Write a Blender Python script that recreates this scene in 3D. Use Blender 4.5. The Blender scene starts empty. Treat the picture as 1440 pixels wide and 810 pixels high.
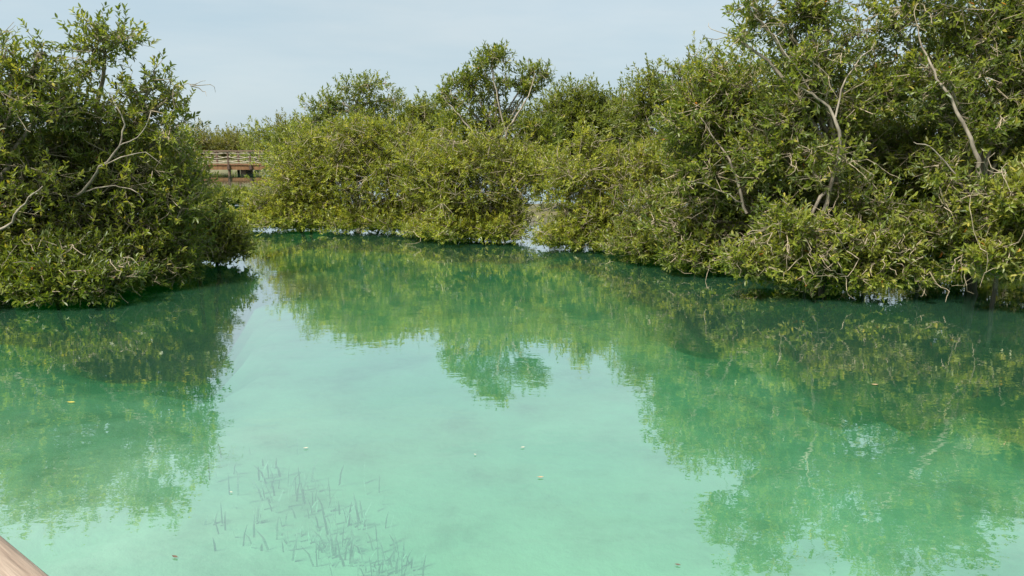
import bpy, math, random
import numpy as np
from mathutils import Vector, Matrix

# ------------------------------------------------------------------ camera, world, sun, exposure
scene = bpy.context.scene
COL = scene.collection
CAM_H = 2.2                       # eye height above the water
PITCH = math.radians(11.4)
FPX = 1040.0                      # focal length in pixels of the 1440 wide photograph
SUN_EL, SUN_AZ = math.radians(54), math.radians(-130)   # azimuth from +Y, clockwise

cam_data = bpy.data.cameras.new("camera")
cam = bpy.data.objects.new("camera", cam_data)
COL.objects.link(cam)
cam.location = (0, 0, CAM_H)
cam.rotation_euler = (math.radians(90) - PITCH, 0, 0)
cam_data.sensor_width = 36
cam_data.lens = 36 * FPX / 1440
cam_data.clip_start, cam_data.clip_end = 0.05, 3000
scene.camera = cam

world = bpy.data.worlds.new("World")
scene.world = world
world.use_nodes = True
wn, wl = world.node_tree.nodes, world.node_tree.links
wn.clear()
w_out = wn.new("ShaderNodeOutputWorld")
w_bg = wn.new("ShaderNodeBackground")
w_sky = wn.new("ShaderNodeTexSky")
w_sky.sky_type = 'NISHITA'
w_sky.sun_disc = False
w_sky.sun_elevation = SUN_EL
w_sky.sun_rotation = SUN_AZ
w_sky.dust_density = 1.2
w_co = wn.new("ShaderNodeTexCoord")
w_map = wn.new("ShaderNodeMapping")
w_map.inputs['Scale'].default_value = (1.0, 1.0, 5.0)
w_noise = wn.new("ShaderNodeTexNoise")
w_noise.inputs['Scale'].default_value = 1.6
w_noise.inputs['Detail'].default_value = 5
w_ramp = wn.new("ShaderNodeMapRange")
w_ramp.inputs['From Min'].default_value = 0.3
w_ramp.inputs['From Max'].default_value = 0.75
w_ramp.inputs['To Min'].default_value = 0.84
w_ramp.inputs['To Max'].default_value = 0.97
w_mix = wn.new("ShaderNodeMix")
w_mix.data_type = 'RGBA'
wl.new(w_co.outputs['Generated'], w_map.inputs['Vector'])
wl.new(w_map.outputs['Vector'], w_noise.inputs['Vector'])
wl.new(w_noise.outputs['Fac'], w_ramp.inputs['Value'])
wl.new(w_ramp.outputs['Result'], w_mix.inputs['Factor'])
w_n2 = wn.new("ShaderNodeTexNoise")
w_n2.inputs['Scale'].default_value = 2.3
w_n2.inputs['Detail'].default_value = 6
w_n2.inputs['Roughness'].default_value = 0.55
wl.new(w_map.outputs['Vector'], w_n2.inputs['Vector'])
w_cr = wn.new("ShaderNodeValToRGB")
w_cr.color_ramp.elements[0].position = 0.36
w_cr.color_ramp.elements[0].color = (.83, .905, .955, 1)
w_cr.color_ramp.elements[1].position = 0.66
w_cr.color_ramp.elements[1].color = (1.0, 1.0, 1.0, 1)
wl.new(w_n2.outputs['Fac'], w_cr.inputs['Fac'])
w_veil = wn.new("ShaderNodeMix")
w_veil.data_type = 'RGBA'
w_veil.blend_type = 'MULTIPLY'
w_veil.inputs['Factor'].default_value = 1.0
w_veil.inputs['A'].default_value = (2.86, 3.36, 3.6, 1)   # a thin veil of high cloud over the blue
wl.new(w_cr.outputs['Color'], w_veil.inputs['B'])
wl.new(w_veil.outputs['Result'], w_mix.inputs['B'])
wl.new(w_sky.outputs['Color'], w_mix.inputs['A'])
wl.new(w_mix.outputs['Result'], w_bg.inputs['Color'])
w_bg.inputs['Strength'].default_value = 0.1
wl.new(w_bg.outputs['Background'], w_out.inputs['Surface'])

sun_data = bpy.data.lights.new("sun", 'SUN')
sun_data.energy = 4.2
sun_data.angle = math.radians(14)
sun_data.color = (1.0, 0.965, 0.9)
sun = bpy.data.objects.new("sun", sun_data)
COL.objects.link(sun)
sun_dir = Vector((math.sin(SUN_AZ) * math.cos(SUN_EL), math.cos(SUN_AZ) * math.cos(SUN_EL), math.sin(SUN_EL)))
sun.rotation_euler = sun_dir.to_track_quat('Z', 'Y').to_euler()
sun.location = sun_dir * 60

scene.view_settings.view_transform = 'Standard'
scene.view_settings.look = 'None'
scene.view_settings.exposure = 1.1
scene.view_settings.gamma = 1.0
scene.cycles.use_denoising = True
scene.cycles.max_bounces = 8
scene.cycles.diffuse_bounces = 4
scene.cycles.glossy_bounces = 3
scene.cycles.transmission_bounces = 3
scene.cycles.transparent_max_bounces = 8
scene.cycles.caustics_reflective = False
scene.cycles.caustics_refractive = False

# ------------------------------------------------------------------ helpers
CP, SP = math.cos(PITCH), math.sin(PITCH)


def ray(px, py):
    u, v = (px - 720) / FPX, (405 - py) / FPX
    return np.array([u, CP + v * SP, -SP + v * CP])


def at(px, py, D):
    """the point seen at a pixel of the photograph, D metres ahead"""
    r = ray(px, py)
    return np.array([0, 0, CAM_H]) + r * (D / r[1])


def on_water(px, py, z=0.0):
    r = ray(px, py)
    return np.array([0, 0, CAM_H]) + r * ((z - CAM_H) / r[2])


def to_px(p):
    q = p - np.array([0, 0, CAM_H])
    f = q[..., 1] * CP - q[..., 2] * SP
    up = q[..., 1] * SP + q[..., 2] * CP
    return 720 + FPX * q[..., 0] / f, 405 - FPX * up / f, f


def nrm(a):
    return a / np.maximum(np.linalg.norm(a, axis=-1, keepdims=True), 1e-9)


class Soup:
    """collects verts / faces (all faces of one size per add) and makes one mesh"""

    def __init__(self):
        self.v, self.f, self.n, self.t = [], [], 0, []

    def add(self, v, f, tint=None):
        v = np.asarray(v, dtype=np.float64).reshape(-1, 3)
        f = np.asarray(f, dtype=np.int64)
        self.v.append(v)
        self.f.append(f + self.n)
        self.n += len(v)
        self.t.append(np.zeros(len(f)) if tint is None else np.broadcast_to(np.asarray(tint, dtype=np.float64), (len(f),)))

    def mesh(self, name, mat, smooth=False, origin=None):
        v = np.concatenate(self.v)
        if origin is not None:
            v = v - np.asarray(origin)
        loops = np.concatenate([f.ravel() for f in self.f])
        sizes = np.concatenate([np.full(len(f), f.shape[1]) for f in self.f])
        me = bpy.data.meshes.new(name)
        me.vertices.add(len(v))
        me.vertices.foreach_set("co", v.astype(np.float32).ravel())
        me.loops.add(len(loops))
        me.loops.foreach_set("vertex_index", loops.astype(np.int32))
        me.polygons.add(len(sizes))
        starts = np.concatenate([[0], np.cumsum(sizes)[:-1]])
        me.polygons.foreach_set("loop_start", starts.astype(np.int32))
        at_ = me.attributes.new("tint", 'FLOAT', 'FACE')
        at_.data.foreach_set("value", np.concatenate(self.t).astype(np.float32))
        me.polygons.foreach_set("use_smooth", np.full(len(sizes), bool(smooth)))
        me.materials.append(mat)
        me.update(calc_edges=True)
        return me


def link(name, me, parent=None, loc=None):
    o = bpy.data.objects.new(name, me)
    COL.objects.link(o)
    if parent is not None:
        o.parent = parent
    if loc is not None:
        o.location = loc
    return o


def tag(o, label=None, cat=None, group=None, kind=None):
    for k, val in (("label", label), ("category", cat), ("group", group), ("kind", kind)):
        if val:
            o[k] = val
    return o


def tube(s, pts, radii, sides=5, cap=True, tint=None):
    pts = np.asarray(pts, dtype=float)
    n = len(pts)
    radii = np.broadcast_to(np.asarray(radii, dtype=float), (n,))
    tan = nrm(np.gradient(pts, axis=0))
    ref = np.array([0.31, 0.22, 0.92]) if abs(tan[0] @ np.array([0.31, 0.22, 0.92])) < 0.93 else np.array([1.0, 0, 0])
    a = nrm(np.cross(tan, ref))
    b = np.cross(tan, a)
    ang = np.linspace(0, 2 * math.pi, sides, endpoint=False)
    ring = (pts[:, None] + radii[:, None, None] * (np.cos(ang)[None, :, None] * a[:, None] + np.sin(ang)[None, :, None] * b[:, None]))
    i = np.arange(n - 1)[:, None] * sides
    j = np.arange(sides)[None, :]
    k = (j + 1) % sides
    f = np.stack([i + j, i + k, i + sides + k, i + sides + j], axis=-1).reshape(-1, 4)
    s.add(ring.reshape(-1, 3), f, tint)
    if cap:
        s.add(ring[0], np.array([list(range(sides))[::-1]]), tint)
        s.add(ring[-1], np.array([list(range(sides))]), tint)


def curve(p0, p1, rng, wob=0.12, n=6, sag=0.0, lead=None):
    """a slightly crooked branch from p0 to p1"""
    p0, p1 = np.asarray(p0, float), np.asarray(p1, float)
    L = np.linalg.norm(p1 - p0)
    mid = (p0 + p1) / 2 + rng.normal(0, wob, 3) * L + np.array([0, 0, sag * L])
    if lead is not None:
        mid = p0 + nrm(np.asarray(lead, float)) * L * 0.5
    t = np.linspace(0, 1, n)[:, None]
    c = (1 - t) ** 2 * p0 + 2 * t * (1 - t) * mid + t ** 2 * p1
    if n > 3:
        c[1:-1] += rng.normal(0, wob * 0.16, (n - 2, 3)) * L
    return c


def box(s, lo, hi, bevel=0.0):
    (x0, y0, z0), (x1, y1, z1) = lo, hi
    v = [(x, y, z) for z in (z0, z1) for y in (y0, y1) for x in (x0, x1)]
    f = [(0, 2, 3, 1), (4, 5, 7, 6), (0, 1, 5, 4), (1, 3, 7, 5), (3, 2, 6, 7), (2, 0, 4, 6)]
    s.add(v, f)


# ------------------------------------------------------------------ materials
def new_mat(name):
    m = bpy.data.materials.new(name)
    m.use_nodes = True
    m.node_tree.nodes.clear()
    return m, m.node_tree.nodes, m.node_tree.links


def ramp(nodes, stops):
    r = nodes.new("ShaderNodeValToRGB")
    e = r.color_ramp.elements
    while len(e) > 1:
        e.remove(e[-1])
    e[0].position, e[0].color = stops[0][0], (*stops[0][1], 1)
    for p, c in stops[1:]:
        k = e.new(p)
        k.color = (*c, 1)
    return r


def leaf_material(name, stops, under, trans=0.42, rough=0.42):
    m, n, l = new_mat(name)
    out = n.new("ShaderNodeOutputMaterial")
    at_ = n.new("ShaderNodeAttribute")
    at_.attribute_name = "tint"
    rp = ramp(n, stops)
    l.new(at_.outputs['Fac'], rp.inputs['Fac'])
    geo = n.new("ShaderNodeNewGeometry")
    mx = n.new("ShaderNodeMix")
    mx.data_type = 'RGBA'
    fac = n.new("ShaderNodeMath")
    fac.operation = 'MULTIPLY'
    fac.inputs[1].default_value = 0.38
    l.new(geo.outputs['Backfacing'], fac.inputs[0])
    l.new(fac.outputs[0], mx.inputs['Factor'])
    l.new(rp.outputs['Color'], mx.inputs['A'])
    mx.inputs['B'].default_value = (*under, 1)
    pb = n.new("ShaderNodeBsdfPrincipled")
    pb.inputs['Roughness'].default_value = rough
    pb.inputs['Specular IOR Level'].default_value = 0.42
    l.new(mx.outputs['Result'], pb.inputs['Base Color'])
    tr = n.new("ShaderNodeBsdfTranslucent")
    g = n.new("ShaderNodeMix")
    g.data_type = 'RGBA'
    g.blend_type = 'MULTIPLY'
    g.inputs['Factor'].default_value = 1
    g.inputs['B'].default_value = (1.9, 1.8, 0.9, 1)
    l.new(rp.outputs['Color'], g.inputs['A'])
    l.new(g.outputs['Result'], tr.inputs['Color'])
    ms = n.new("ShaderNodeMixShader")
    ms.inputs['Fac'].default_value = trans
    l.new(pb.outputs['BSDF'], ms.inputs[1])
    l.new(tr.outputs['BSDF'], ms.inputs[2])
    l.new(ms.outputs['Shader'], out.inputs['Surface'])
    return m


M_LEAF = leaf_material("leaf_deep_green", [(0.0, (.055, .085, .009)), (0.45, (.125, .162, .015)), (0.8, (.225, .25, .034)),
                                           (0.93, (.22, .22, .04)), (0.97, (.42, .36, .07)), (1.0, (.45, .17, .03))], (.26, .29, .15))
M_LEAF_YEL = leaf_material("leaf_olive", [(0.0, (.085, .112, .01)), (0.5, (.19, .218, .018)), (0.85, (.32, .33, .045)),
                                          (1.0, (.34, .29, .05))], (.3, .31, .14))
M_LEAF_MID = leaf_material("leaf_mid_green", [(0.0, (.075, .1, .012)), (0.5, (.15, .18, .022)), (0.85, (.24, .255, .045)),
                                              (1.0, (.28, .27, .06))], (.27, .31, .16))
M_LEAF_FAR = leaf_material("leaf_pale_far", [(0.0, (.09, .105, .02)), (0.5, (.15, .155, .03)), (1.0, (.22, .2, .06))], (.15, .16, .06))


def bark_material(name, dark, light, scale=14.0):
    m, n, l = new_mat(name)
    out = n.new("ShaderNodeOutputMaterial")
    pb = n.new("ShaderNodeBsdfPrincipled")
    pb.inputs['Roughness'].default_value = 0.85
    tc = n.new("ShaderNodeTexCoord")
    mp = n.new("ShaderNodeMapping")
    mp.inputs['Scale'].default_value = (1, 1, 0.35)
    nz = n.new("ShaderNodeTexNoise")
    nz.inputs['Scale'].default_value = scale
    nz.inputs['Detail'].default_value = 6
    rp = ramp(n, [(0.3, dark), (0.7, light)])
    l.new(tc.outputs['Object'], mp.inputs['Vector'])
    l.new(mp.outputs['Vector'], nz.inputs['Vector'])
    l.new(nz.outputs['Fac'], rp.inputs['Fac'])
    l.new(rp.outputs['Color'], pb.inputs['Base Color'])
    bp = n.new("ShaderNodeBump")
    bp.inputs['Strength'].default_value = 0.6
    bp.inputs['Distance'].default_value = 0.02
    if name == "bark_grey_tan":
        sp = n.new("ShaderNodeSeparateXYZ")
        l.new(tc.outputs['Object'], sp.inputs['Vector'])
        ad = n.new("ShaderNodeMath")
        ad.operation = 'MULTIPLY_ADD'
        ad.inputs[1].default_value = 0.35
        l.new(nz.outputs['Fac'], ad.inputs[0])
        l.new(sp.outputs['Z'], ad.inputs[2])
        mr = n.new("ShaderNodeMapRange")
        mr.inputs['From Min'].default_value = 0.42
        mr.inputs['From Max'].default_value = 0.62
        l.new(ad.outputs[0], mr.inputs['Value'])
        mx = n.new("ShaderNodeMix")
        mx.data_type = 'RGBA'
        mx.inputs['A'].default_value = (.05, .042, .03, 1)      # algae and silt below the tide mark
        l.new(mr.outputs['Result'], mx.inputs['Factor'])
        l.new(rp.outputs['Color'], mx.inputs['B'])
        l.new(mx.outputs['Result'], pb.inputs['Base Color'])
    l.new(nz.outputs['Fac'], bp.inputs['Height'])
    l.new(bp.outputs['Normal'], pb.inputs['Normal'])
    l.new(pb.outputs['BSDF'], out.inputs['Surface'])
    return m


M_BARK = bark_material("bark_grey_tan", (.13, .105, .075), (.33, .28, .21))
M_TWIG = bark_material("twig_pale", (.16, .125, .075), (.38, .31, .21), 30)
M_TIMBER = bark_material("timber_orange", (.14, .062, .022), (.25, .12, .046), 6)
M_POST = bark_material("timber_dark", (.055, .03, .02), (.13, .075, .045), 9)
M_RAIL = bark_material("timber_pale", (.10, .065, .038), (.18, .12, .075), 9)
M_ROPE = bark_material("rope_fibre", (.22, .19, .13), (.36, .31, .23), 20)


def water_material():
    m, n, l = new_mat("green_water")
    out = n.new("ShaderNodeOutputMaterial")
    tc = n.new("ShaderNodeTexCoord")
    mp = n.new("ShaderNodeMapping")
    mp.inputs['Scale'].default_value = (1.0, 1.6, 1.0)
    l.new(tc.outputs['Object'], mp.inputs['Vector'])
    n1 = n.new("ShaderNodeTexNoise")
    n1.inputs['Scale'].default_value = 3.2
    n1.inputs['Detail'].default_value = 2.5
    n1.inputs['Roughness'].default_value = 0.5
    l.new(mp.outputs['Vector'], n1.inputs['Vector'])
    n2 = n.new("ShaderNodeTexNoise")
    n2.inputs['Scale'].default_value = 11
    n2.inputs['Detail'].default_value = 2
    l.new(mp.outputs['Vector'], n2.inputs['Vector'])
    hh = n.new("ShaderNodeMath")
    hh.operation = 'MULTIPLY_ADD'
    hh.inputs[1].default_value = 0.18
    l.new(n2.outputs['Fac'], hh.inputs[0])
    l.new(n1.outputs['Fac'], hh.inputs[2])
    bp = n.new("ShaderNodeBump")
    bp.inputs['Strength'].default_value = 1.0
    bp.inputs['Distance'].default_value = 0.0024
    l.new(hh.outputs[0], bp.inputs['Height'])
    np_ = n.new("ShaderNodeTexNoise")
    np_.inputs['Scale'].default_value = 0.45
    np_.inputs['Detail'].default_value = 3
    l.new(mp.outputs['Vector'], np_.inputs['Vector'])
    mr = n.new("ShaderNodeMapRange")
    mr.inputs['From Min'].default_value = 0.35
    mr.inputs['From Max'].default_value = 0.65
    mr.inputs['To Min'].default_value = 0.35
    mr.inputs['To Max'].default_value = 1.0
    l.new(np_.outputs['Fac'], mr.inputs['Value'])
    l.new(mr.outputs['Result'], bp.inputs['Strength'])
    lw = n.new("ShaderNodeLayerWeight")
    lw.inputs['Blend'].default_value = 0.5
    l.new(bp.outputs['Normal'], lw.inputs['Normal'])
    fr = n.new("ShaderNodeMath")
    fr.operation = 'POWER'
    fr.inputs[1].default_value = 1.5
    l.new(lw.outputs['Facing'], fr.inputs[0])
    gl = n.new("ShaderNodeBsdfGlossy")
    gl.inputs['Roughness'].default_value = 0.0
    gl.inputs['Color'].default_value = (1, 1, 1, 1)
    l.new(bp.outputs['Normal'], gl.inputs['Normal'])
    # suspended silt: milky green body with drifting streaks
    n3 = n.new("ShaderNodeTexNoise")
    n3.inputs['Scale'].default_value = 0.5
    n3.inputs['Detail'].default_value = 4
    l.new(tc.outputs['Object'], n3.inputs['Vector'])
    rp = ramp(n, [(0.3, (.085, .30, .165)), (0.7, (.12, .34, .20))])
    l.new(n3.outputs['Fac'], rp.inputs['Fac'])
    df = n.new("ShaderNodeBsdfDiffuse")
    l.new(rp.outputs['Color'], df.inputs['Color'])
    tp = n.new("ShaderNodeBsdfTransparent")
    tp.inputs['Color'].default_value = (.85, .99, .93, 1)
    body = n.new("ShaderNodeMixShader")
    body.inputs['Fac'].default_value = 0.78
    l.new(df.outputs['BSDF'], body.inputs[1])
    l.new(tp.outputs['BSDF'], body.inputs[2])
    ms = n.new("ShaderNodeMixShader")
    l.new(fr.outputs[0], ms.inputs['Fac'])
    l.new(body.outputs['Shader'], ms.inputs[1])
    l.new(gl.outputs['BSDF'], ms.inputs[2])
    l.new(ms.outputs['Shader'], out.inputs['Surface'])
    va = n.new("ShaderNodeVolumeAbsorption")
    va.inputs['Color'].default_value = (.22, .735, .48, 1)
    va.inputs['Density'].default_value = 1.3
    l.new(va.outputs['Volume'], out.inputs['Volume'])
    return m


def ground_material():
    m, n, l = new_mat("silt_and_sand")
    out = n.new("ShaderNodeOutputMaterial")
    pb = n.new("ShaderNodeBsdfPrincipled")
    pb.inputs['Roughness'].default_value = 0.9
    tc = n.new("ShaderNodeTexCoord")
    nz = n.new("ShaderNodeTexNoise")
    nz.inputs['Scale'].default_value = 1.6
    nz.inputs['Detail'].default_value = 8
    nz.inputs['Roughness'].default_value = 0.65
    l.new(tc.outputs['Object'], nz.inputs['Vector'])
    rp = ramp(n, [(0.3, (.32, .30, .22)), (0.48, (.5, .46, .38)), (0.68, (.6, .56, .48))])
    l.new(nz.outputs['Fac'], rp.inputs['Fac'])
    sep = n.new("ShaderNodeSeparateXYZ")
    l.new(tc.outputs['Object'], sep.inputs['Vector'])
    mr = n.new("ShaderNodeMapRange")
    mr.inputs['From Min'].default_value = -0.15
    mr.inputs['From Max'].default_value = 0.12
    l.new(sep.outputs['Z'], mr.inputs['Value'])
    rp2 = ramp(n, [(0.35, (.06, .062, .022)), (0.65, (.15, .125, .06))])
    l.new(nz.outputs['Fac'], rp2.inputs['Fac'])
    mx = n.new("ShaderNodeMix")
    mx.data_type = 'RGBA'
    l.new(mr.outputs['Result'], mx.inputs['Factor'])
    l.new(rp.outputs['Color'], mx.inputs['A'])
    l.new(rp2.outputs['Color'], mx.inputs['B'])
    l.new(mx.outputs['Result'], pb.inputs['Base Color'])
    bp = n.new("ShaderNodeBump")
    bp.inputs['Distance'].default_value = 0.05
    l.new(nz.outputs['Fac'], bp.inputs['Height'])
    l.new(bp.outputs['Normal'], pb.inputs['Normal'])
    l.new(pb.outputs['BSDF'], out.inputs['Surface'])
    return m


def plain(name, color, rough=0.7):
    m, n, l = new_mat(name)
    out = n.new("ShaderNodeOutputMaterial")
    pb = n.new("ShaderNodeBsdfPrincipled")
    pb.inputs['Roughness'].default_value = rough
    nz = n.new("ShaderNodeTexNoise")
    nz.inputs['Scale'].default_value = 25
    rp = ramp(n, [(0.3, tuple(c * .8 for c in color)), (0.7, tuple(min(1, c * 1.15) for c in color))])
    l.new(nz.outputs['Fac'], rp.inputs['Fac'])
    l.new(rp.outputs['Color'], pb.inputs['Base Color'])
    l.new(pb.outputs['BSDF'], out.inputs['Surface'])
    return m


# ------------------------------------------------------------------ ground and water
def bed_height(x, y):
    # bed sunk along the left and right banks to stand in for tree shade on the water, pale shelf in the open middle and near the boardwalk
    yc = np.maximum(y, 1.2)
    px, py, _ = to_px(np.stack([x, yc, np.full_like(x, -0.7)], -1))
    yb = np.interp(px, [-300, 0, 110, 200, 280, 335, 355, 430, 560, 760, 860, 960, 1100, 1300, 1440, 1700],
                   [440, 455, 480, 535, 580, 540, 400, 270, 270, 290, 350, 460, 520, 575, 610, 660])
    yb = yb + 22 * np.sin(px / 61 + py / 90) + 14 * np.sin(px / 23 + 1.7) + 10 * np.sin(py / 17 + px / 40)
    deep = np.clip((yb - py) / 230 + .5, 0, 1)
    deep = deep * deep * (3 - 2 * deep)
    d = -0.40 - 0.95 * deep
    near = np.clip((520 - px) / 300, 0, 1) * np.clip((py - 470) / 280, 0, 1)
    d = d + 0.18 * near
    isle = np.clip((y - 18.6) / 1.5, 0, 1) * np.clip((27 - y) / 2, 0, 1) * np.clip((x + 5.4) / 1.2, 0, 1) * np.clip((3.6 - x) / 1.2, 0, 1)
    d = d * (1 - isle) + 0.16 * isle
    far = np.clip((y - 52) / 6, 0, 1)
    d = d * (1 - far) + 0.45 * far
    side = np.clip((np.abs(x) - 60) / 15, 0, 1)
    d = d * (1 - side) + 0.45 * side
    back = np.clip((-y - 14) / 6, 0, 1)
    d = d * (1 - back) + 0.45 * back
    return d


xs = np.concatenate([[-900, -400, -200, -120], np.arange(-80, -16, 4), np.arange(-16, 16, 0.4), np.arange(16, 84, 4), [120, 200, 400, 900]])
ys = np.concatenate([[-300, -100, -40], np.arange(-22, 0, 2), np.arange(0, 20, 0.4), np.arange(20, 66, 2), [80, 120, 200, 400, 900, 1500]])
X, Y = np.meshgrid(xs, ys)
rg = np.random.default_rng(3)
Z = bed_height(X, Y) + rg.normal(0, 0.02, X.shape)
nx, ny = len(xs), len(ys)
idx = np.arange(nx * ny).reshape(ny, nx)
quads = np.stack([idx[:-1, :-1], idx[:-1, 1:], idx[1:, 1:], idx[1:, :-1]], -1).reshape(-1, 4)
s = Soup()
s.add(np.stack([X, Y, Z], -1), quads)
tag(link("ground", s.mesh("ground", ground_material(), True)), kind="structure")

s = Soup()
wz0 = -3.0
v = [(-110, -60, wz0), (110, -60, wz0), (110, 90, wz0), (-110, 90, wz0), (-110, -60, 0), (110, -60, 0), (110, 90, 0), (-110, 90, 0)]
s.add(v, [(3, 2, 1, 0), (4, 5, 6, 7), (0, 1, 5, 4), (1, 2, 6, 5), (2, 3, 7, 6), (3, 0, 4, 7)])
tag(link("water", s.mesh("water", water_material())), kind="structure")

# ------------------------------------------------------------------ trees
LEAF_RATIO = 0.37
VARIANTS = [0.12, 0.3, 0.45, 0.6, 0.75, 0.88, 0.965, 1.0]


def leaf_geometry(base, axis, side, normal, length, ratio, detail):
    """leaf blades folded along the midrib; returns verts (n, k, 3) and faces of one leaf"""
    w = (length * ratio * 0.5)[:, None]
    L = length[:, None]
    tip = base + axis * L - normal * L * 0.07
    if detail:
        l1 = base + axis * L * .30 + side * w + normal * w * .35
        l2 = base + axis * L * .68 + side * w * .82 + normal * w * .25
        r1 = base + axis * L * .30 - side * w + normal * w * .35
        r2 = base + axis * L * .68 - side * w * .82 + normal * w * .25
        return np.stack([base, l1, l2, tip, r2, r1], 1), np.array([[0, 3, 2, 1], [0, 5, 4, 3]])
    l1 = base + axis * L * .45 + side * w + normal * w * .35
    r1 = base + axis * L * .45 - side * w + normal * w * .35
    return np.stack([base, l1, tip, r1], 1), np.array([[0, 2, 1], [0, 3, 2]])


UNIT = {}


def unit_leaf(mat, q):
    key = (mat.name, q)
    if key not in UNIT:
        one = np.array([1.0])
        vv, ff = leaf_geometry(np.zeros((1, 3)), np.array([[0, 1.0, 0]]), np.array([[-1.0, 0, 0]]), np.array([[0, 0, 1.0]]), one, LEAF_RATIO, True)
        s = Soup()
        s.add(vv[0], ff, VARIANTS[q])
        UNIT[key] = s.mesh("leaf", mat)
    return UNIT[key]


def make_tree(name, label, cat, group, base_px, D, lobes, seed, mat=M_LEAF, leaf=0.09, pairs=4, dens=820, clump=14,
              spread=0.27, up=0.55, trunk_r=0.07, trunks=1, fork=0.35, bare=0, single=0, detail=True, paths=(), clear=.1,
              tint=(0.45, 0.25), rdepth=1.0, skirt=False, outl=.09, shell=0.42, odd=0.012, trunk_top=None, stems=True):
    """lobes: (px, py, rx px, ry px[, dD]) at D metres ahead.  Trunk stands on the bed under base_px."""
    rng = np.random.default_rng(seed)
    bx = at(base_px, 300, D)[0] if np.isscalar(base_px) else base_px[0]
    base = np.array([bx, D, 0.0])
    root = bpy.data.objects.new(name, None)
    COL.objects.link(root)
    root.location = base
    tag(root, label, cat, group)
    k = D / FPX * 1.02
    L = []
    for lb in lobes:
        c = at(lb[0], lb[1], D + (lb[4] if len(lb) > 4 else 0))
        L.append((c, np.array([lb[2] * k, (lb[2] + lb[3]) * .5 * k * rdepth, lb[3] * k]), lb[5] if len(lb) > 5 else 1.0))
    if skirt:
        for c, r, w in list(L):
            if c[2] - r[2] < .75:
                L.append((np.array([c[0] + rng.normal(0, .1), c[1] - r[1] * .3, .26]), np.array([r[0] * .95, r[1] * .95, .24]), 1.2))
    zb = float(bed_height(np.array([bx]), np.array([D]))[0])
    top = max(c[2] for c, r, w in L)
    low = min(c[2] for c, r, w in L)
    fz = max(0.25, low + fork * (top - low) * 0.6) if trunk_top is None else trunk_top
    forks = []
    for i in range(trunks):
        off = rng.uniform(-.28, 0.28, 2) if trunks > 1 else np.zeros(2)
        yo = 0.45 if cat == 'bush' else 0.0
        b = np.array([bx + off[0], D + yo + abs(off[1]), zb - 0.1])
        f = np.array([bx + off[0] * 1.7 + rng.normal(0, .1), D + yo * .7 + off[1] * 1.2 + rng.normal(0, .1), fz * rng.uniform(.8, 1.15)])
        s = Soup()
        n = 8
        pts = curve(b, f, rng, 0.07, n)
        rr = trunk_r * np.linspace(1.25, 0.75, n) / (1 if trunks == 1 else trunks ** .4)
        tube(s, pts, rr, 8)
        link("trunk", s.mesh("trunk", M_BARK, True, base), root)
        forks.append(f)
    forks = np.array(forks)
    segs = []
    for path in paths:                       # limbs traced as they stand: [(px,py,D,r), ...]
        P = np.array([at(a[0], a[1], a[2]) for a in path])
        R = np.array([a[3] for a in path]) * (.85 if D < 12 else 1)
        t = np.linspace(0, len(P) - 1, len(P) * 4 - 3)
        i0 = np.minimum(t.astype(int), len(P) - 2)
        fr = (t - i0)[:, None]
        # Catmull-Rom
        g = lambda j: P[np.clip(j, 0, len(P) - 1)]
        p0, p1, p2, p3 = g(i0 - 1), g(i0), g(i0 + 1), g(i0 + 2)
        Q = 0.5 * ((2 * p1) + (-p0 + p2) * fr + (2 * p0 - 5 * p1 + 4 * p2 - p3) * fr ** 2 + (-p0 + 3 * p1 - 3 * p2 + p3) * fr ** 3)
        Q[1:-1] += rng.normal(0, 0.012, (len(Q) - 2, 3))
        s = Soup()
        tube(s, Q, np.interp(t, np.arange(len(R)), R) * .72, 7)
        link("limb", s.mesh("limb", M_BARK, True, base), root)
        segs.append(Q)
    segs = np.concatenate(segs) if segs else None

    tw = Soup()
    TP, TD, TB = [], [], []
    for c, r, w in L:
        rm = float(np.mean(r))
        nt = int(w * dens * (r[0] * r[2] * .5 + r[0] * r[1] * .25 + r[1] * r[2] * .25))
        nc = max(3, nt // clump)
        # clump centres, biased to the shell, lumpy outline
        d = nrm(rng.normal(0, 1, (nc, 3)))
        rad = rng.uniform(0, 1, nc) ** shell * rng.uniform(.72, 1.22, nc) * np.where(rng.uniform(0, 1, nc) < outl, rng.uniform(1.1, 1.42, nc), 1.0)
        cc = c + d * rad[:, None] * r
        cc[:, 2] = np.maximum(cc[:, 2], 0.10 + rng.uniform(0, .25, nc))
        if stems:
            f = forks[np.argmin(np.linalg.norm(forks - c, axis=1))]
            s = Soup()
            n = 7
            lead = np.array([(c - f)[0] * .4, (c - f)[1] * .4, abs(c[2] - f[2]) + 0.3])
            limb = curve(f, c, rng, 0.1, n, lead=lead)
            tube(s, limb, trunk_r * np.linspace(.6, .28, n), 6)
            link("limb", s.mesh("limb", M_BARK, True, base), root)
        # sub-branches
        ng = max(2, nc // 6)
        hub = cc[rng.choice(nc, ng, replace=False)]
        hub = c + (hub - c) * 0.6
        for h in hub:
            tube(tw, curve(c, h, rng, 0.16, 5), trunk_r * np.linspace(.26, .15, 5), 4, False)
        which = np.argmin(np.linalg.norm(cc[:, None] - hub[None], axis=2), axis=1)
        for j in range(nc):
            tube(tw, curve(hub[which[j]], cc[j], rng, 0.18, 4), trunk_r * np.linspace(.13, .06, 4), 3, False)
        ci = rng.integers(0, nc, nt)
        offs = rng.normal(0, 1, (nt, 3))
        offs = offs / np.maximum(1, np.linalg.norm(offs, axis=1, keepdims=True) / 1.9)
        sp = spread * min(1.25, max(.7, rm / .7))
        p = cc[ci] + offs * sp * np.array([1, 1, .8])
        out = nrm((p - c) / r)
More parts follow.
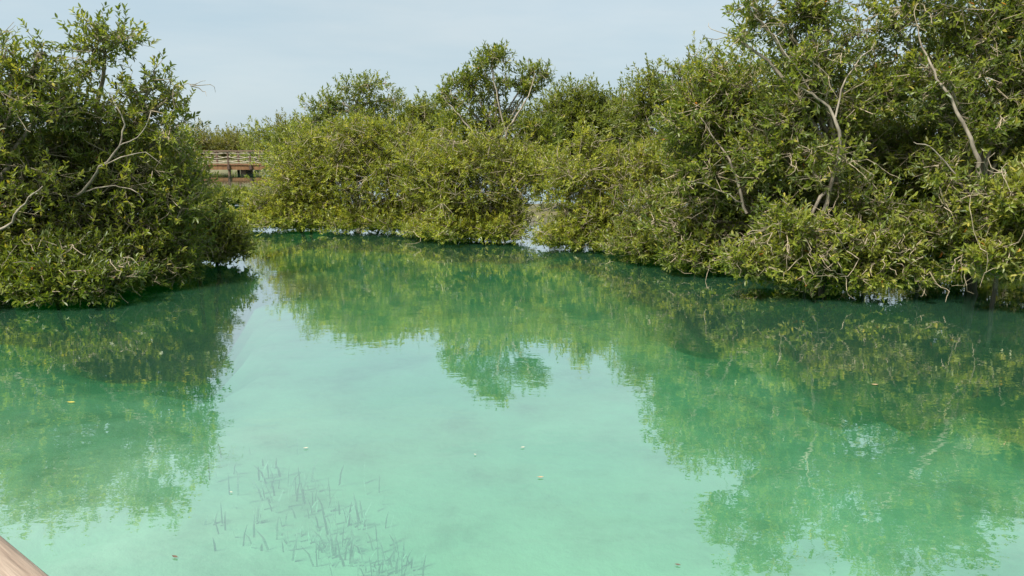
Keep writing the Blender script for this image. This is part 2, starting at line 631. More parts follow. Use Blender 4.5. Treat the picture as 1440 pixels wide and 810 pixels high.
        dd = nrm(offs * .55 + out * .55 + np.array([0, 0, up]) + rng.normal(0, .35, (nt, 3)))
        TP.append(p)
        TD.append(dd)
        TB.append(cc[ci] * .75 + (p - dd * .3) * .25)
    P, Dr, B = np.concatenate(TP), np.concatenate(TD), np.concatenate(TB)
    keep = P[:, 2] > 0.04
    if segs is not None:
        mm = np.full(len(P), 9.0)
        for q in segs:
            # keep the limbs' own surroundings thin so that the wood shows on every side
            dq = np.linalg.norm((P - q) , axis=1)
            mm = np.minimum(mm, dq)
        keep &= (mm > clear * rng.uniform(.4, 1.25, len(P)))
    P, Dr, B = P[keep], Dr[keep], B[keep]
    nt = len(P)
    # twigs: a bent three-sided shoot to each tip
    r0 = 0.0045
    tlen = rng.uniform(.10, .2, nt)[:, None] * (leaf / .09)
    start = P - Dr * tlen
    mid = start * .5 + B * .5 + rng.normal(0, .03, (nt, 3))
    sel = rng.uniform(0, 1, nt) < (0.8 if detail else 0.4)
    a = nrm(np.cross(Dr, rng.normal(0, 1, (nt, 3))))
    b = np.cross(Dr, a)
    rings = []
    for pos, rr in ((B, r0 * 1.5), (start, r0), (P, r0 * .5)):
        for ang in (0, 2.094, 4.189):
            rings.append(pos + rr * (math.cos(ang) * a + math.sin(ang) * b))
    V = np.stack(rings, 1)[sel]
    F1 = []
    for q in (0, 3):
        for e in range(3):
            F1.append([q + e, q + (e + 1) % 3, q + 3 + (e + 1) % 3, q + 3 + e])
    F1 = np.array(F1)
    tw.add(V.reshape(-1, 3), (F1[None] + (np.arange(len(V)) * 9)[:, None, None]).reshape(-1, 4))
    # bare, crooked, pale dead sprays on the outside of the crown
    for i in range(bare):
        c, r, w = L[rng.integers(len(L))]
        d = nrm(rng.normal(0, 1, 3) + np.array([0, -.6, -.1]))
        if w < .7 and i % 3:
            continue
        p = c + d * r * rng.uniform(.7, .98)
        p[2] = max(p[2], .15)
        g = nrm(d + rng.normal(0, .6, 3))
        for br in range(rng.integers(2, 5)):
            q, h = p.copy(), nrm(g + rng.normal(0, .7, 3))
            pts = [q.copy()]
            for st in range(rng.integers(4, 8)):
                h = nrm(h + rng.normal(0, .5, 3) + np.array([0, 0, -.04]))
                q = q + h * rng.uniform(.06, .14)
                pts.append(q.copy())
            if min(x[2] for x in pts) > .02:
                tube(tw, pts, np.linspace(.007, .0028, len(pts)), 4, False)
    link("twigs", tw.mesh("twigs", M_TWIG, False, base), root)["kind"] = "stuff"

    # leaves: opposite pairs up each shoot, quarter-turned from pair to pair
    BA, AX, SI, NO, LE, TI = [], [], [], [], [], []
    tt = np.linspace(0.05, 1.0, pairs)
    tip_t = np.clip(rng.normal(tint[0], tint[1], nt), 0, .9)
    for i, t in enumerate(tt):
        q = a if i % 2 == 0 else b
        for sg in (1, -1):
            op = 0.85 - 0.35 * t
            ax = nrm(Dr * (1 - op * .35) + sg * q * op + rng.normal(0, .22, (nt, 3)))
            n0 = nrm(Dr * .8 - ax * (np.sum(ax * Dr, 1, keepdims=True) * .8) + np.array([0, 0, .55]) + rng.normal(0, .25, (nt, 3)))
            si = nrm(np.cross(ax, n0))
            no = np.cross(si, ax)
            BA.append(start + (P - start) * t)
            AX.append(ax)
            SI.append(-si)
            NO.append(no)
            LE.append(leaf * rng.uniform(.68, 1.2, nt) * (1.05 - .25 * abs(t - .5)))
            ti = np.clip(tip_t + rng.normal(0, .13, nt), 0, .93)
            o_ = rng.uniform(0, 1, nt)
            ti = np.where(o_ < odd, .965, ti)
            ti = np.where(o_ < odd * .13, 1.0, ti)
            TI.append(ti)
    BA, AX, SI, NO, LE, TI = map(np.concatenate, (BA, AX, SI, NO, LE, TI))
    ok = (BA[:, 2] + AX[:, 2] * LE > 0.015) & (BA[:, 2] > 0.015)
    BA, AX, SI, NO, LE, TI = [z[ok] for z in (BA, AX, SI, NO, LE, TI)]
    # the leaves that show largest become single objects
    if single:
        px, py, dist = to_px(BA)
        inside = (px > 4) & (px < 1436) & (py > 4) & (py < 806)
        cell = (px // 14).astype(int) * 1000 + (py // 14).astype(int)
        order = np.argsort(dist)
        order = order[inside[order]]
        _, first = np.unique(cell[order], return_index=True)
        front = order[first]
        flat = np.abs(np.sum(nrm(BA[front] - np.array([0, 0, CAM_H])) * NO[front], axis=1)) * LE[front] / dist[front]
        flat = flat * (1 + 1.5 * (TI[front] > .95))
        pick = front[np.argsort(-flat)[:single]]
        rest = np.ones(len(BA), bool)
        rest[pick] = False
        for i in pick:
            q = int(np.argmin([abs(TI[i] - x) for x in VARIANTS]))
            o = link("leaf", unit_leaf(mat, q), root)
            o.matrix_local = Matrix((
                (*(SI[i] * -LE[i])[[0]], AX[i][0] * LE[i], NO[i][0] * LE[i], BA[i][0] - base[0]),
                (*(SI[i] * -LE[i])[[1]], AX[i][1] * LE[i], NO[i][1] * LE[i], BA[i][1] - base[1]),
                (*(SI[i] * -LE[i])[[2]], AX[i][2] * LE[i], NO[i][2] * LE[i], BA[i][2] - base[2]),
                (0, 0, 0, 1)))
            if q == 6:
                o["label"] = "yellow leaf"
            elif q == 7:
                o["label"] = "orange brown dying leaf"
        BA, AX, SI, NO, LE, TI = [z[rest] for z in (BA, AX, SI, NO, LE, TI)]
    V, F = leaf_geometry(BA, AX, SI, NO, LE, LEAF_RATIO, detail)
    kv = V.shape[1]
    s = Soup()
    fc = (F[None] + (np.arange(len(V)) * kv)[:, None, None]).reshape(-1, F.shape[1])
    s.add(V.reshape(-1, 3), fc, np.repeat(TI, len(F)))
    link("crown", s.mesh("crown", mat, False, base), root)["kind"] = "stuff"
    STATS.append((name, len(V)))
    return root


STATS = []
G_LEFT = "mangroves on the left side of the lagoon"
G_MID = "low olive green mangrove bushes along the far edge of the lagoon"
G_BACK = "taller mangroves behind the low bushes"
G_RIGHT = "mangroves on the right side of the lagoon"

# left side
make_tree("mangrove_tree", "tall dense mangrove on the left with crown narrowing to a pointed top", "tree", G_LEFT, 150, 11.4,
          [(148, 72, 44, 48, 0, .6), (212, 125, 48, 46, 0, .42), (95, 125, 46, 45, 0, .5), (160, 165, 60, 50, 0, .5), (232, 190, 40, 46, 0, .5), (250, 130, 20, 22, 0, .4), (85, 215, 70, 55),
           (185, 250, 75, 55), (90, 310, 75, 50), (200, 330, 72, 42), (255, 280, 45, 45), (140, 385, 70, 28), (80, 325, 80, 46, -.5, .8), (175, 335, 70, 40, -.4, .8), (235, 345, 45, 30, -.2, .9)],
          11, skirt=True, bare=35, single=300, trunk_r=.085, trunks=2, dens=1200,
          paths=[[(75, 300, 10.9, .045), (95, 281, 10.7, .04), (118, 270, 10.6, .036), (142, 235, 10.6, .03), (168, 205, 10.7, .024), (172, 165, 10.8, .016), (152, 130, 10.9, .01)],
                 [(118, 270, 10.6, .02), (160, 262, 10.6, .014), (190, 268, 10.5, .01), (200, 285, 10.5, .006)],
                 [(142, 235, 10.6, .018), (170, 222, 10.5, .014), (205, 215, 10.5, .009), (228, 232, 10.5, .005)],
                 [(168, 205, 10.7, .016), (200, 185, 10.7, .011), (215, 150, 10.8, .007)]])
make_tree("mangrove_tree", "mangrove at the left edge with ragged lower crown beside the pointed one", "tree", G_LEFT, 0, 10.6,
          [(25, 105, 50, 48, 0, .5), (-45, 105, 60, 60, 0, .7), (60, 160, 48, 50, 0, .55), (55, 75, 22, 22, 0, .4), (-20, 190, 70, 55), (20, 270, 75, 60), (-90, 250, 70, 80),
           (-60, 350, 75, 50), (30, 355, 70, 48)],
          12, skirt=True, bare=25, single=220, dens=1250, trunk_r=.08, trunks=2, paths=[[(-20, 330, 9.9, .04), (10, 318, 9.8, .03), (35, 285, 9.8, .02), (60, 262, 9.8, .012)]])
make_tree("mangrove_bush", "leafy mangrove bush leaning out over the water below the footbridge", "bush", G_LEFT, 255, 13.2,
          [(280, 288, 36, 30), (306, 318, 34, 26), (322, 332, 18, 14), (272, 238, 20, 32, .2, .9), (262, 325, 50, 35), (245, 355, 45, 20), (242, 240, 26, 42)],
          13, skirt=True, bare=10, single=120, dens=1500, trunk_r=.05, trunks=2, mat=M_LEAF_MID)
make_tree("mangrove_bush", "low mangrove bush with pale dry twigs dipping into the water on the left", "bush", G_LEFT, 60, 9.9,
          [(30, 395, 60, 34), (95, 385, 55, 30), (-50, 405, 65, 34), (150, 385, 40, 22), (40, 352, 55, 36, .2, .6), (115, 350, 50, 34, .4, .6), (175, 362, 42, 28, .7, .5)],
          14, skirt=True, tint=(.27, .18), bare=30, single=200, dens=1700, trunk_r=.04, trunks=3, spread=.22)

# middle, front row
mid = dict(skirt=True, mat=M_LEAF_YEL, leaf=.08, dens=1080, detail=False, trunk_r=.05, trunks=3, spread=.24, tint=(.46, .26), clump=12, shell=.5, outl=.17)
make_tree("mangrove_bush", "rounded olive mangrove bush right of the wooden footbridge", "bush", G_MID, 430, 18.2,
          [(430, 245, 48, 38), (398, 280, 34, 32), (425, 275, 50, 40), (460, 225, 52, 36), (400, 300, 55, 22), (460, 285, 55, 32), (362, 298, 26, 20), (352, 312, 18, 10), (440, 195, 30, 22), (415, 217, 18, 16), (480, 190, 26, 24)], 21, bare=18, single=0, **mid)
make_tree("mangrove_bush", "broad olive mangrove bush under the small flat topped tree", "bush", G_MID, 550, 17.8,
          [(540, 215, 58, 40), (505, 250, 50, 42), (570, 260, 52, 48), (520, 295, 58, 26), (600, 225, 40, 38), (575, 300, 40, 22), (480, 215, 40, 36), (605, 285, 35, 40), (525, 182, 34, 22), (565, 190, 28, 20), (610, 240, 34, 44), (500, 195, 28, 24)], 22, bare=20, **mid)
make_tree("mangrove_bush", "olive mangrove bush in front of the tall spiky topped tree", "bush", G_MID, 675, 16.2,
          [(670, 260, 62, 48), (640, 305, 50, 34), (705, 300, 50, 36), (650, 225, 45, 32), (720, 250, 40, 45), (680, 325, 60, 18), (625, 270, 35, 45), (635, 200, 24, 24, 0, .7), (690, 200, 34, 26, 0, .7), (735, 215, 26, 30, 0, .6), (760, 250, 26, 34, .6, .8), (600, 255, 26, 40, .8), (585, 275, 26, 40, 1.0), (590, 315, 26, 20, .6), (580, 235, 30, 40, .2), (612, 275, 30, 44, .1)], 23, bare=40, **mid)
make_tree("mangrove_bush", "pale olive mangrove bush with a domed top left of the big right hand trees", "bush", G_MID, 830, 15.0,
          [(830, 235, 52, 45), (870, 250, 60, 42), (835, 300, 62, 42), (805, 335, 48, 28), (880, 330, 52, 32), (790, 262, 34, 45), (815, 200, 26, 18, 0, .8), (850, 210, 26, 18, 0, .7), (770, 240, 28, 30, .8, .8), (905, 215, 34, 26, 0, .8), (945, 225, 30, 28, -.6), (870, 345, 30, 22, -.4), (860, 290, 30, 40, -.5), (925, 260, 42, 45)], 24, bare=30, **mid)
make_tree("mangrove_bush", "mangrove bush with dry twigs trailing in the water where the right bank begins", "bush", G_MID, 925, 13.4,
          [(920, 320, 45, 45), (950, 350, 40, 30), (900, 350, 40, 22), (945, 290, 40, 40)], 25, skirt=True, bare=30, mat=M_LEAF_MID, leaf=.08, dens=1700, trunk_r=.05, trunks=2)

make_tree("mangrove_bush", "small mangrove bush closing the narrow channel in front of the footbridge", "bush", G_MID, 330, 25,
          [(330, 285, 26, 12), (305, 283, 26, 14), (350, 280, 24, 14), (320, 300, 40, 14)], 26, skirt=True, mat=M_LEAF_MID, leaf=.12, dens=700, detail=False, trunk_r=.05, trunks=2)

# middle, back row
back = dict(mat=M_LEAF_MID, leaf=.125, dens=620, detail=False, trunk_r=.06, tint=(.4, .18), clump=11, spread=.3)
make_tree("mangrove_tree", "small flat topped mangrove with an open umbrella crown", "tree", G_BACK, 505, 22,
          [(512, 119, 34, 10, 0, 1.3), (540, 141, 24, 12, 0, 1.3), (474, 144, 34, 13, 0, 1.2), (512, 160, 52, 20, 0, .9), (455, 162, 24, 12, 0, 1.0), (440, 172, 25, 12), (510, 195, 60, 22)], 31, fork=.6, **dict(back, mat=M_LEAF, leaf=.11))
make_tree("mangrove_tree", "broad low mangrove crown rising right of the footbridge", "tree", G_BACK, 415, 25,
          [(415, 195, 38, 22), (398, 208, 18, 18), (445, 190, 30, 20), (430, 225, 55, 25)], 32, **back)
make_tree("mangrove_tree", "bright green mangrove crown peeping out left of the spiky topped tree", "tree", G_BACK, 600, 24,
          [(595, 156, 34, 18), (575, 165, 26, 16), (580, 185, 40, 25), (620, 175, 35, 25)], 33, **back)
make_tree("mangrove_tree", "tall mangrove with an open spiky topped crown above the olive bushes", "tree", G_BACK, 700, 17.8,
          [(690, 82, 36, 20, 0, .55), (648, 106, 32, 18, 0, .55), (705, 112, 44, 20, 0, .5), (620, 130, 26, 16, 0, .5), (750, 98, 20, 22, 0, .45), (770, 102, 14, 12, 0, .5), (740, 125, 26, 16, 0, .4), (670, 135, 40, 18, 0, .4),
           (640, 170, 40, 24, 0, .6), (700, 170, 55, 26, 0, .55), (755, 190, 36, 30, 0, .8), (690, 215, 80, 30), (735, 232, 45, 30)], 34, mat=M_LEAF, leaf=.115, dens=1000, detail=False,
          trunk_r=.05, up=1.1, spread=.2, tint=(.42, .18), bare=40, clear=.08, clump=10,
          paths=[[(690, 260, 17.2, .06), (712, 190, 17.1, .045), (722, 170, 17.0, .035), (742, 135, 17.2, .02), (752, 105, 17.4, .01)],
                 [(700, 225, 17.2, .04), (660, 180, 17.1, .025), (635, 150, 17.3, .014), (622, 135, 17.5, .008)],
                 [(712, 190, 17.1, .03), (700, 140, 17.2, .02), (690, 95, 17.5, .01)]])
make_tree("mangrove_tree", "dense dark mangrove crown with a level top behind the domed bush", "tree", G_BACK, 815, 21.5,
          [(800, 160, 42, 34), (845, 165, 42, 36), (875, 170, 32, 32), (770, 180, 32, 30), (820, 205, 70, 34), (770, 215, 40, 30), (880, 210, 40, 34)], 35, **dict(back, tint=(.3, .17), dens=1400))
make_tree("mangrove_tree", "dark leafy mangrove filling the gap beside the tall right hand trees", "tree", G_BACK, 950, 17.5,
          [(930, 130, 42, 32), (975, 112, 45, 34), (905, 160, 34, 34), (950, 175, 62, 42), (1000, 160, 48, 48), (940, 225, 70, 40), (1010, 230, 60, 50)], 36,
          **dict(back, leaf=.11, dens=720, tint=(.34, .18), bare=20))

# right side
rt = dict(mat=M_LEAF, bare=45, trunk_r=.07)
make_tree("mangrove_tree", "sloping leafy mangrove stepping down to the bushes with pale bare twigs inside", "tree", G_RIGHT, 1030, 12.4,
          [(1020, 130, 58, 48), (985, 175, 58, 50), (1060, 190, 62, 55), (1000, 245, 62, 52), (1060, 275, 55, 50), (975, 320, 50, 40), (1030, 345, 62, 38), (990, 375, 44, 24)],
          41, skirt=True, single=300, dens=1500, **dict(rt, trunks=2, bare=80),
          paths=[[(1050, 300, 11.6, .035), (1035, 250, 11.6, .03), (1020, 215, 11.7, .02), (985, 165, 11.9, .01)],
                 [(1045, 285, 11.6, .02), (1000, 262, 11.5, .012), (970, 255, 11.5, .006)]])
make_tree("mangrove_tree", "tall mangrove with a curved grey trunk and sky showing through its thin upper sprays", "tree", G_RIGHT, 1165, 11.2,
          [(1062, 22, 34, 32, 0, .45), (1112, 55, 45, 45, 0, .34), (1150, 5, 52, 48, 0, .3), (1110, -40, 45, 35, 0, .4), (1185, 55, 45, 50, 0, .3), (1120, 135, 62, 55, 0, .65), (1200, 135, 60, 55, 0, .55), (1035, 55, 20, 22, 0, .4), (1100, 210, 55, 50),
           (1215, 225, 55, 55, .5), (1120, 290, 60, 45, .6), (1215, 310, 60, 45, .5), (1150, 360, 55, 30, .3), (1160, 225, 40, 40, -.7, .4), (1130, 320, 55, 32, -.7, .7), (1205, 285, 50, 40, -.7, .5), (1150, 90, 45, 40, -.5, .3)],
          42, single=300, dens=1550, **dict(rt, trunks=2, bare=80), clear=.1,
          paths=[[(1160, 400, 11.0, .05), (1150, 330, 10.6, .055), (1163, 285, 10.5, .05), (1180, 210, 10.4, .04), (1175, 165, 10.4, .035), (1150, 138, 10.5, .025), (1120, 120, 10.5, .016)],
                 [(1175, 165, 10.4, .025), (1190, 110, 10.5, .018), (1230, 60, 10.7, .01)],
                 [(1150, 138, 10.5, .015), (1105, 75, 10.7, .014), (1085, 45, 10.8, .01), (1060, 20, 10.9, .006)]])
make_tree("mangrove_tree", "largest mangrove on the right edge with a straight tan trunk forking low", "tree", G_RIGHT, 1375, 10.9,
          [(1250, 30, 55, 50, 0, .32), (1310, -30, 60, 45, 0, .5), (1360, 50, 65, 55, 0, .55), (1430, 0, 65, 55, 0, .6), (1290, 120, 58, 52, 0, .6), (1400, 130, 65, 52, 0, .65), (1340, 345, 60, 34, .9), (1340, 240, 45, 45, -.7, .45), (1390, 180, 40, 40, -.7, .35), (1310, 320, 50, 36, -.6, .7), (1400, 370, 50, 26, -.5, .6), (1330, 110, 40, 40, -.6, .35), (1385, 275, 55, 50, -1.0, .45), (1370, 340, 45, 34, -.9, .5), (1480, 110, 65, 70), (1300, 205, 55, 48, .4),
           (1400, 215, 60, 45, .5), (1480, 230, 60, 70), (1290, 290, 60, 45, .6), (1400, 310, 60, 45, .7), (1530, 330, 70, 70)],
          43, single=300, dens=1500, **dict(rt, bare=55), clear=.1,
          paths=[[(1372, 420, 10.4, .06), (1371, 340, 10.2, .055), (1372, 285, 10.1, .055), (1377, 235, 10.0, .045), (1362, 195, 10.0, .042), (1343, 150, 10.1, .035), (1318, 110, 10.2, .028), (1298, 65, 10.4, .018), (1285, 20, 10.6, .01)],
                 [(1371, 285, 10.1, .03), (1345, 250, 10.0, .02), (1315, 212, 10.0, .015), (1285, 200, 10.0, .008)],
                 [(1290, 410, 10.6, .05), (1295, 370, 10.5, .045), (1308, 330, 10.5, .03), (1310, 280, 10.7, .02)]])
make_tree("mangrove_bush", "low mangrove bush with bright leaves and tangled dry twigs hanging over dark water", "bush", G_RIGHT, 1180, 10.2,
          [(1110, 365, 45, 36), (1160, 385, 55, 32), (1225, 380, 55, 36), (1285, 385, 42, 26), (1060, 355, 35, 32), (1190, 340, 60, 32), (1110, 325, 40, 26), (1265, 345, 45, 30)],
          44, single=260, dens=1350, spread=.22, tint=(.6, .17), odd=.02, **dict(rt, bare=50, trunk_r=.04, trunks=3))
make_tree("mangrove_bush", "yellow green young mangrove in front of the straight tan trunk at the right edge", "bush", G_RIGHT, 1435, 9.3,
          [(1425, 265, 32, 34), (1445, 315, 40, 42), (1395, 355, 34, 28), (1450, 375, 45, 24), (1480, 280, 50, 60)],
          45, single=220, dens=1400, spread=.2, tint=(.78, .12), odd=.035, leaf=.098, **dict(rt, bare=16, trunk_r=.03, trunks=1))
make_tree("mangrove_tree", "shaded mangrove standing behind the curved grey trunk", "tree", G_RIGHT, 1180, 15.5,
          [(1130, 125, 70, 34, 0, .5), (1230, 125, 70, 34, 0, .5), (1150, 320, 80, 30), (1240, 310, 70, 35), (1040, 300, 60, 30), (1100, 180, 75, 70), (1220, 180, 75, 70), (1140, 270, 60, 30), (1060, 130, 60, 60)],
          46, skirt=True, leaf=.12, dens=500, detail=False, mat=M_LEAF, trunk_r=.09)
make_tree("mangrove_tree", "shaded mangrove standing behind the straight tan trunk", "tree", G_RIGHT, 1400, 14.5,
          [(1330, 80, 75, 50, 0, .5), (1450, 60, 80, 60, 0, .6), (1290, 320, 70, 30), (1400, 330, 80, 30), (1330, 160, 80, 70), (1450, 170, 80, 75), (1340, 270, 70, 45), (1450, 280, 80, 50), (1560, 200, 80, 110)],
          47, skirt=True, leaf=.12, dens=500, detail=False, mat=M_LEAF, trunk_r=.1, trunks=2)

# far trees beyond the footbridge
far = dict(mat=M_LEAF_FAR, leaf=.26, pairs=4, dens=110, detail=False, trunk_r=.12, clump=8, spread=.5, stems=False)
make_tree("mangrove_tree", "hazy pale mangrove clump on the bank directly behind the footbridge", "tree", "far mangroves beyond the footbridge", 300, 66,
          [(285, 197, 30, 17), (255, 200, 30, 17), (315, 200, 28, 14), (300, 215, 50, 14)], 51, **dict(far, dens=140))
make_tree("mangrove_tree", "feathery pale mangrove tops behind the middle of the footbridge", "tree", "far mangroves beyond the footbridge", 335, 72,
          [(330, 193, 18, 11), (345, 203, 22, 13), (318, 207, 22, 12), (340, 214, 34, 10)], 52, **far)
make_tree("mangrove_tree", "dark green mangrove standing at the right end of the footbridge", "tree", "far mangroves beyond the footbridge", 366, 56,
          [(365, 184, 14, 11), (372, 200, 20, 17), (360, 212, 20, 14)], 53, **dict(far, mat=M_LEAF_MID, dens=140))
make_tree("mangrove_tree", "pale mangrove tops half hidden between the dark tree and the low bushes", "tree", "far mangroves beyond the footbridge", 400, 60,
          [(395, 180, 18, 13), (420, 182, 24, 14), (400, 205, 34, 18)], 54, **dict(far, dens=140))
make_tree("mangrove_tree", "far mangroves seen low through the left hand branches", "tree", "far mangroves beyond the footbridge", 180, 60,
          [(190, 205, 40, 20), (130, 205, 40, 20), (60, 205, 45, 22), (0, 205, 40, 20), (225, 205, 30, 18)], 55, **far)

# ------------------------------------------------------------------ footbridge
def footbridge():
    D0, z_deck = 48.0, 0.54
    root = bpy.data.objects.new("footbridge", None)
    COL.objects.link(root)
    c = at(330, 230, D0)
    root.location = (c[0], D0, 0)
    tag(root, "low orange timber footbridge with sagging rope railings over the far channel", "footbridge")
    o = np.array([c[0], D0, 0.0])
    x0, x1 = at(240, 230, D0)[0] - c[0], at(470, 230, D0)[0] - c[0]
    W = 1.6
    slope = 0.012

    def part(name, s, mat, smooth=False):
        return link(name, s.mesh(name, mat, smooth), root)

    for y in (0, W):
        s = Soup()
        box(s, (x0, y - .05, z_deck - .28), (x1, y + .05, z_deck))
        part("beam", s, M_TIMBER)
    nb = int((x1 - x0) / .16)
    plank = None
    for i in range(nb):
        if plank is None:
            s = Soup()
            box(s, (0, -.09, z_deck + .003), (.145, W + .09, z_deck + .043))
            plank = s.mesh("plank", M_TIMBER)
        p = link("plank", plank, root)
        p.location = (x0 + i * .16, 0, (i * 7 % 5) * .002)
    step = (at(353, 230, D0) - at(322, 230, D0))[0]
    xp = [at(353, 230, D0)[0] - c[0] + step * k for k in range(-3, 3)]
    top = 1.40
    s = Soup()
    box(s, (-.05, -.045, z_deck - .3), (.05, .045, top))
    box(s, (-.075, -.07, z_deck - .24), (.075, .07, z_deck - .02))
    post = s.mesh("post", M_POST)
    for y in (-.1, W + .12):
        for x in xp:
            link("post", post, root, (x, y, 0))
        s = Soup()
        box(s, (x0, y - .07, top + .002), (x1, y + .07, top + .062))
        part("handrail", s, M_RAIL)
        for a, b in zip(xp[:-1], xp[1:]):
            for h in (.78, .50, .22):
                t = np.linspace(0, 1, 9)
                pts = np.stack([a + (b - a) * t, np.full(9, y - .02), z_deck + h + .06 - 4 * .13 * t * (1 - t)], 1)
                s = Soup()
                tube(s, pts, .028, 5)
                part("rope", s, M_ROPE, True)
    s = Soup()
    tube(s, [(0, 0, -.9), (0, 0, z_deck - .282)], .09, 8)
    pile = s.mesh("pile", M_POST, True)
    for x in xp[::2]:
        for y in (0, W):
            link("pile", pile, root, (x, y, 0))
    s = Soup()
    box(s, (.3, .1, -.6), (.62, W - .1, z_deck - .282))
    part("support_block", s, M_POST)


footbridge()

# ------------------------------------------------------------------ boardwalk railing in the lower left corner
def railing():
    zr = CAM_H - 0.55
    p = on_water(0, 752, zr)
    q = on_water(70, 810, zr)
    d = nrm((p - q)[:2])
    side = np.array([-d[1], d[0]])
    if side[0] > 0:
        side = -side
    m, n, l = new_mat("weathered_handrail")
    out = n.new("ShaderNodeOutputMaterial")
    pb = n.new("ShaderNodeBsdfPrincipled")
    pb.inputs['Roughness'].default_value = .75
    tc = n.new("ShaderNodeTexCoord")
    mp = n.new("ShaderNodeMapping")
    mp.inputs['Scale'].default_value = (5, 90, 90)
    nz = n.new("ShaderNodeTexNoise")
    nz.inputs['Scale'].default_value = 1.0
    nz.inputs['Detail'].default_value = 6
    rp = ramp(n, [(.3, (.09, .06, .04)), (.44, (.22, .16, .115)), (.7, (.33, .255, .19))])
    l.new(tc.outputs['Object'], mp.inputs['Vector'])
    l.new(mp.outputs['Vector'], nz.inputs['Vector'])
    l.new(nz.outputs['Fac'], rp.inputs['Fac'])
    l.new(rp.outputs['Color'], pb.inputs['Base Color'])
    bp = n.new("ShaderNodeBump")
    bp.inputs['Distance'].default_value = .004
    l.new(nz.outputs['Fac'], bp.inputs['Height'])
    l.new(bp.outputs['Normal'], pb.inputs['Normal'])
    l.new(pb.outputs['BSDF'], out.inputs['Surface'])
    root = bpy.data.objects.new("boardwalk_railing", None)
    COL.objects.link(root)
    root.location = (p[0], p[1], 0)
    root.rotation_euler = (0, 0, math.atan2(d[1], d[0]))
    tag(root, "weathered tan timber handrail at the bottom left corner of the view", "railing")
    # local: +x along the rail away from the camera, +y away from the water when side is +y
    sy = 1.0 if (side @ np.array([-d[1], d[0]])) > 0 else -1.0
    Wd, Hh, r = .16, .07, .022
    prof = []
    for cx, cz, a0 in ((Wd - r, -r, 0), (r, -r, 90), (r, -Hh + r, 180), (Wd - r, -Hh + r, 270)):
        for a in np.linspace(a0, a0 + 90, 5):
            prof.append((cx - .009 + r * math.cos(math.radians(a)), cz + r * math.sin(math.radians(a))))
    prof = np.array(prof)
    X = np.linspace(-1.3, 1.6, 12)
    V = np.array([[(x, sy * a, zr + b) for a, b in prof] for x in X])
    k = len(prof)
    i = np.arange(len(X) - 1)[:, None] * k
    j = np.arange(k)[None]
    f = np.stack([i + j, i + (j + 1) % k, i + k + (j + 1) % k, i + k + j], -1).reshape(-1, 4)
    s = Soup()
    s.add(V.reshape(-1, 3), f if sy < 0 else f[:, ::-1])
    s.add(V[0], [list(range(k))])
    s.add(V[-1], [list(range(k))[::-1]])
    h = link("handrail", s.mesh("handrail", m, False), root)
    for x in (-1.1, 1.4):
        s = Soup()
        box(s, (x - .05, sy * .08 - .05, -1.1), (x + .05, sy * .08 + .05, zr - Hh - .002))
        link("post", s.mesh("post", m), root)


railing()

# ------------------------------------------------------------------ seagrass under the surface
def seagrass():
    rng = np.random.default_rng(77)
    m = plain("seagrass_blade", (.5, .52, .45), .6)
    s = Soup()
    for (px, py, rx, ry, n) in ((380, 690, 60, 40, 40), (440, 720, 65, 40, 55), (490, 765, 55, 35, 55), (540, 800, 45, 20, 45), (430, 790, 70, 25, 30), (340, 760, 60, 30, 25)):
        for i in range(n):
            g = on_water(px + rng.normal(0, rx * .6), py + rng.normal(0, ry * .6), -.4)
            zb = float(bed_height(np.array([g[0]]), np.array([g[1]]))[0])
            h = min(rng.uniform(.07, .2), -zb - .1)
            lean = rng.normal(0, .035, 2)
            a = rng.uniform(0, math.pi)
            w = np.array([math.cos(a), math.sin(a), 0]) * rng.uniform(.004, .009)
            b0 = np.array([g[0], g[1], zb - .02])
            c1 = b0 + np.array([lean[0] * .4, lean[1] * .4, h * .6])
            c2 = b0 + np.array([lean[0], lean[1], h])
            s.add([b0 - w, b0 + w, c1 + w * .9, c1 - w * .9, c2 + w * .2, c2 - w * .2], [(0, 1, 2, 3), (3, 2, 4, 5)])
    o = link("seagrass", s.mesh("seagrass", m))
    tag(o, "dark seagrass growing on the shallow sandy bed under the water", "seagrass", kind="stuff")


seagrass()

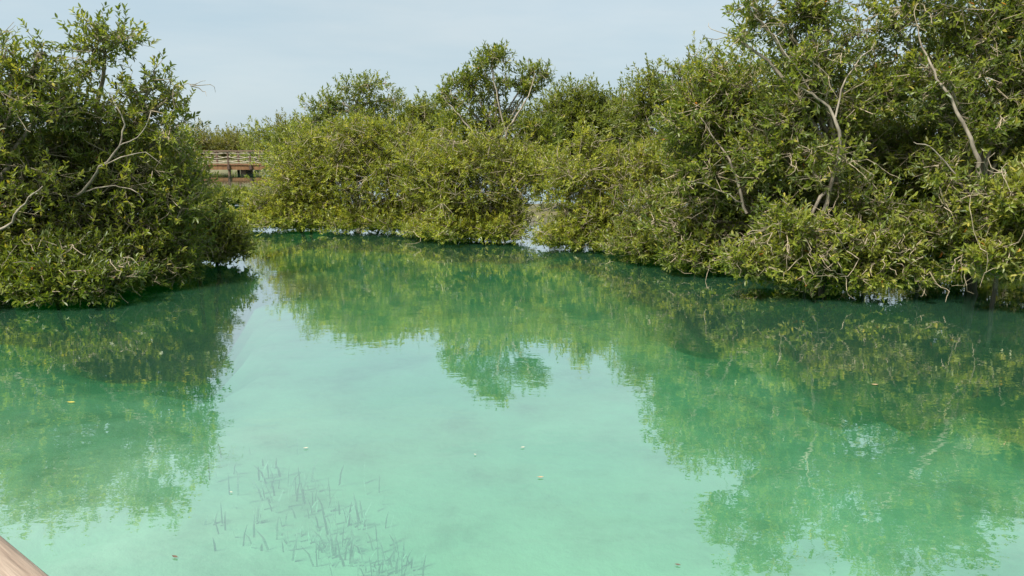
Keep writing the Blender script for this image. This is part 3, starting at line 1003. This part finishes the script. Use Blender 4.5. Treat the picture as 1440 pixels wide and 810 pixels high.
# ------------------------------------------------------------------ leaves afloat
def floaters():
    rng = np.random.default_rng(5)
    pale = plain("dead_leaf_pale", (.42, .38, .28))
    tan = plain("dead_leaf_tan", (.34, .24, .13))
    brown = plain("dead_leaf_brown", (.1, .06, .035))
    yellow = plain("dead_leaf_yellow", (.34, .3, .05))
    spots = [(430, 630, .034, pale, "small pale fallen leaf afloat left of the middle of the water"),
             (735, 629, .032, pale, "small pale fallen leaf afloat nearest the reflected spiky crown"),
             (760, 671, .040, tan, "tan fallen leaf afloat in the open middle of the water"),
             (953, 794, .03, brown, "brown curled leaf afloat at the bottom edge of the water"),
             (246, 783, .04, brown, "thin dark leaf afloat over the pale shallows"),
             (100, 566, .07, yellow, "narrow yellow leaf afloat in the left reflection"),
             (1230, 541, .06, tan, "tan leaf afloat on the dark water under the right trees"),
             (668, 639, .022, pale, "tiny pale leaf fleck afloat just left of the tan leaf"),
             (325, 692, .022, pale, "tiny pale leaf fleck afloat above the seagrass")]
    for px, py, ln, mat, label in spots:
        p = on_water(px, py, .006)
        a = rng.uniform(-.5, .5)
        w = ln * .22
        n = 7
        t = np.linspace(0, 1, n)
        half = w * np.sin(math.pi * np.clip(t, .04, .98)) ** .8
        zc = .35 * ln * (t - .5) ** 2
        V, F = [], []
        for i in range(n):
            V += [((t[i] - .5) * ln, half[i], zc[i] + half[i] * .35), ((t[i] - .5) * ln, 0, zc[i]), ((t[i] - .5) * ln, -half[i], zc[i] + half[i] * .35)]
        for i in range(n - 1):
            b = i * 3
            F += [(b + 1, b + 4, b + 3, b), (b + 2, b + 5, b + 4, b + 1)]
        s = Soup()
        s.add(V, F)
        s.add([(-.5 * ln, 0, zc[0]), (-.72 * ln, .02 * ln, zc[0] + .01 * ln), (-.72 * ln, -.01 * ln, zc[0] + .005 * ln)], [(0, 1, 2)])
        o = link("floating_leaf", s.mesh("floating_leaf", mat, True))
        o.location = p
        o.rotation_euler = (0, 0, a)
        tag(o, label, "leaf", "fallen leaves afloat on the water")


floaters()
print("TRIS", sum(len(p.polygons) for p in bpy.data.meshes)); print("LEAVES", sum(n for _, n in STATS), [n for _, n in STATS])
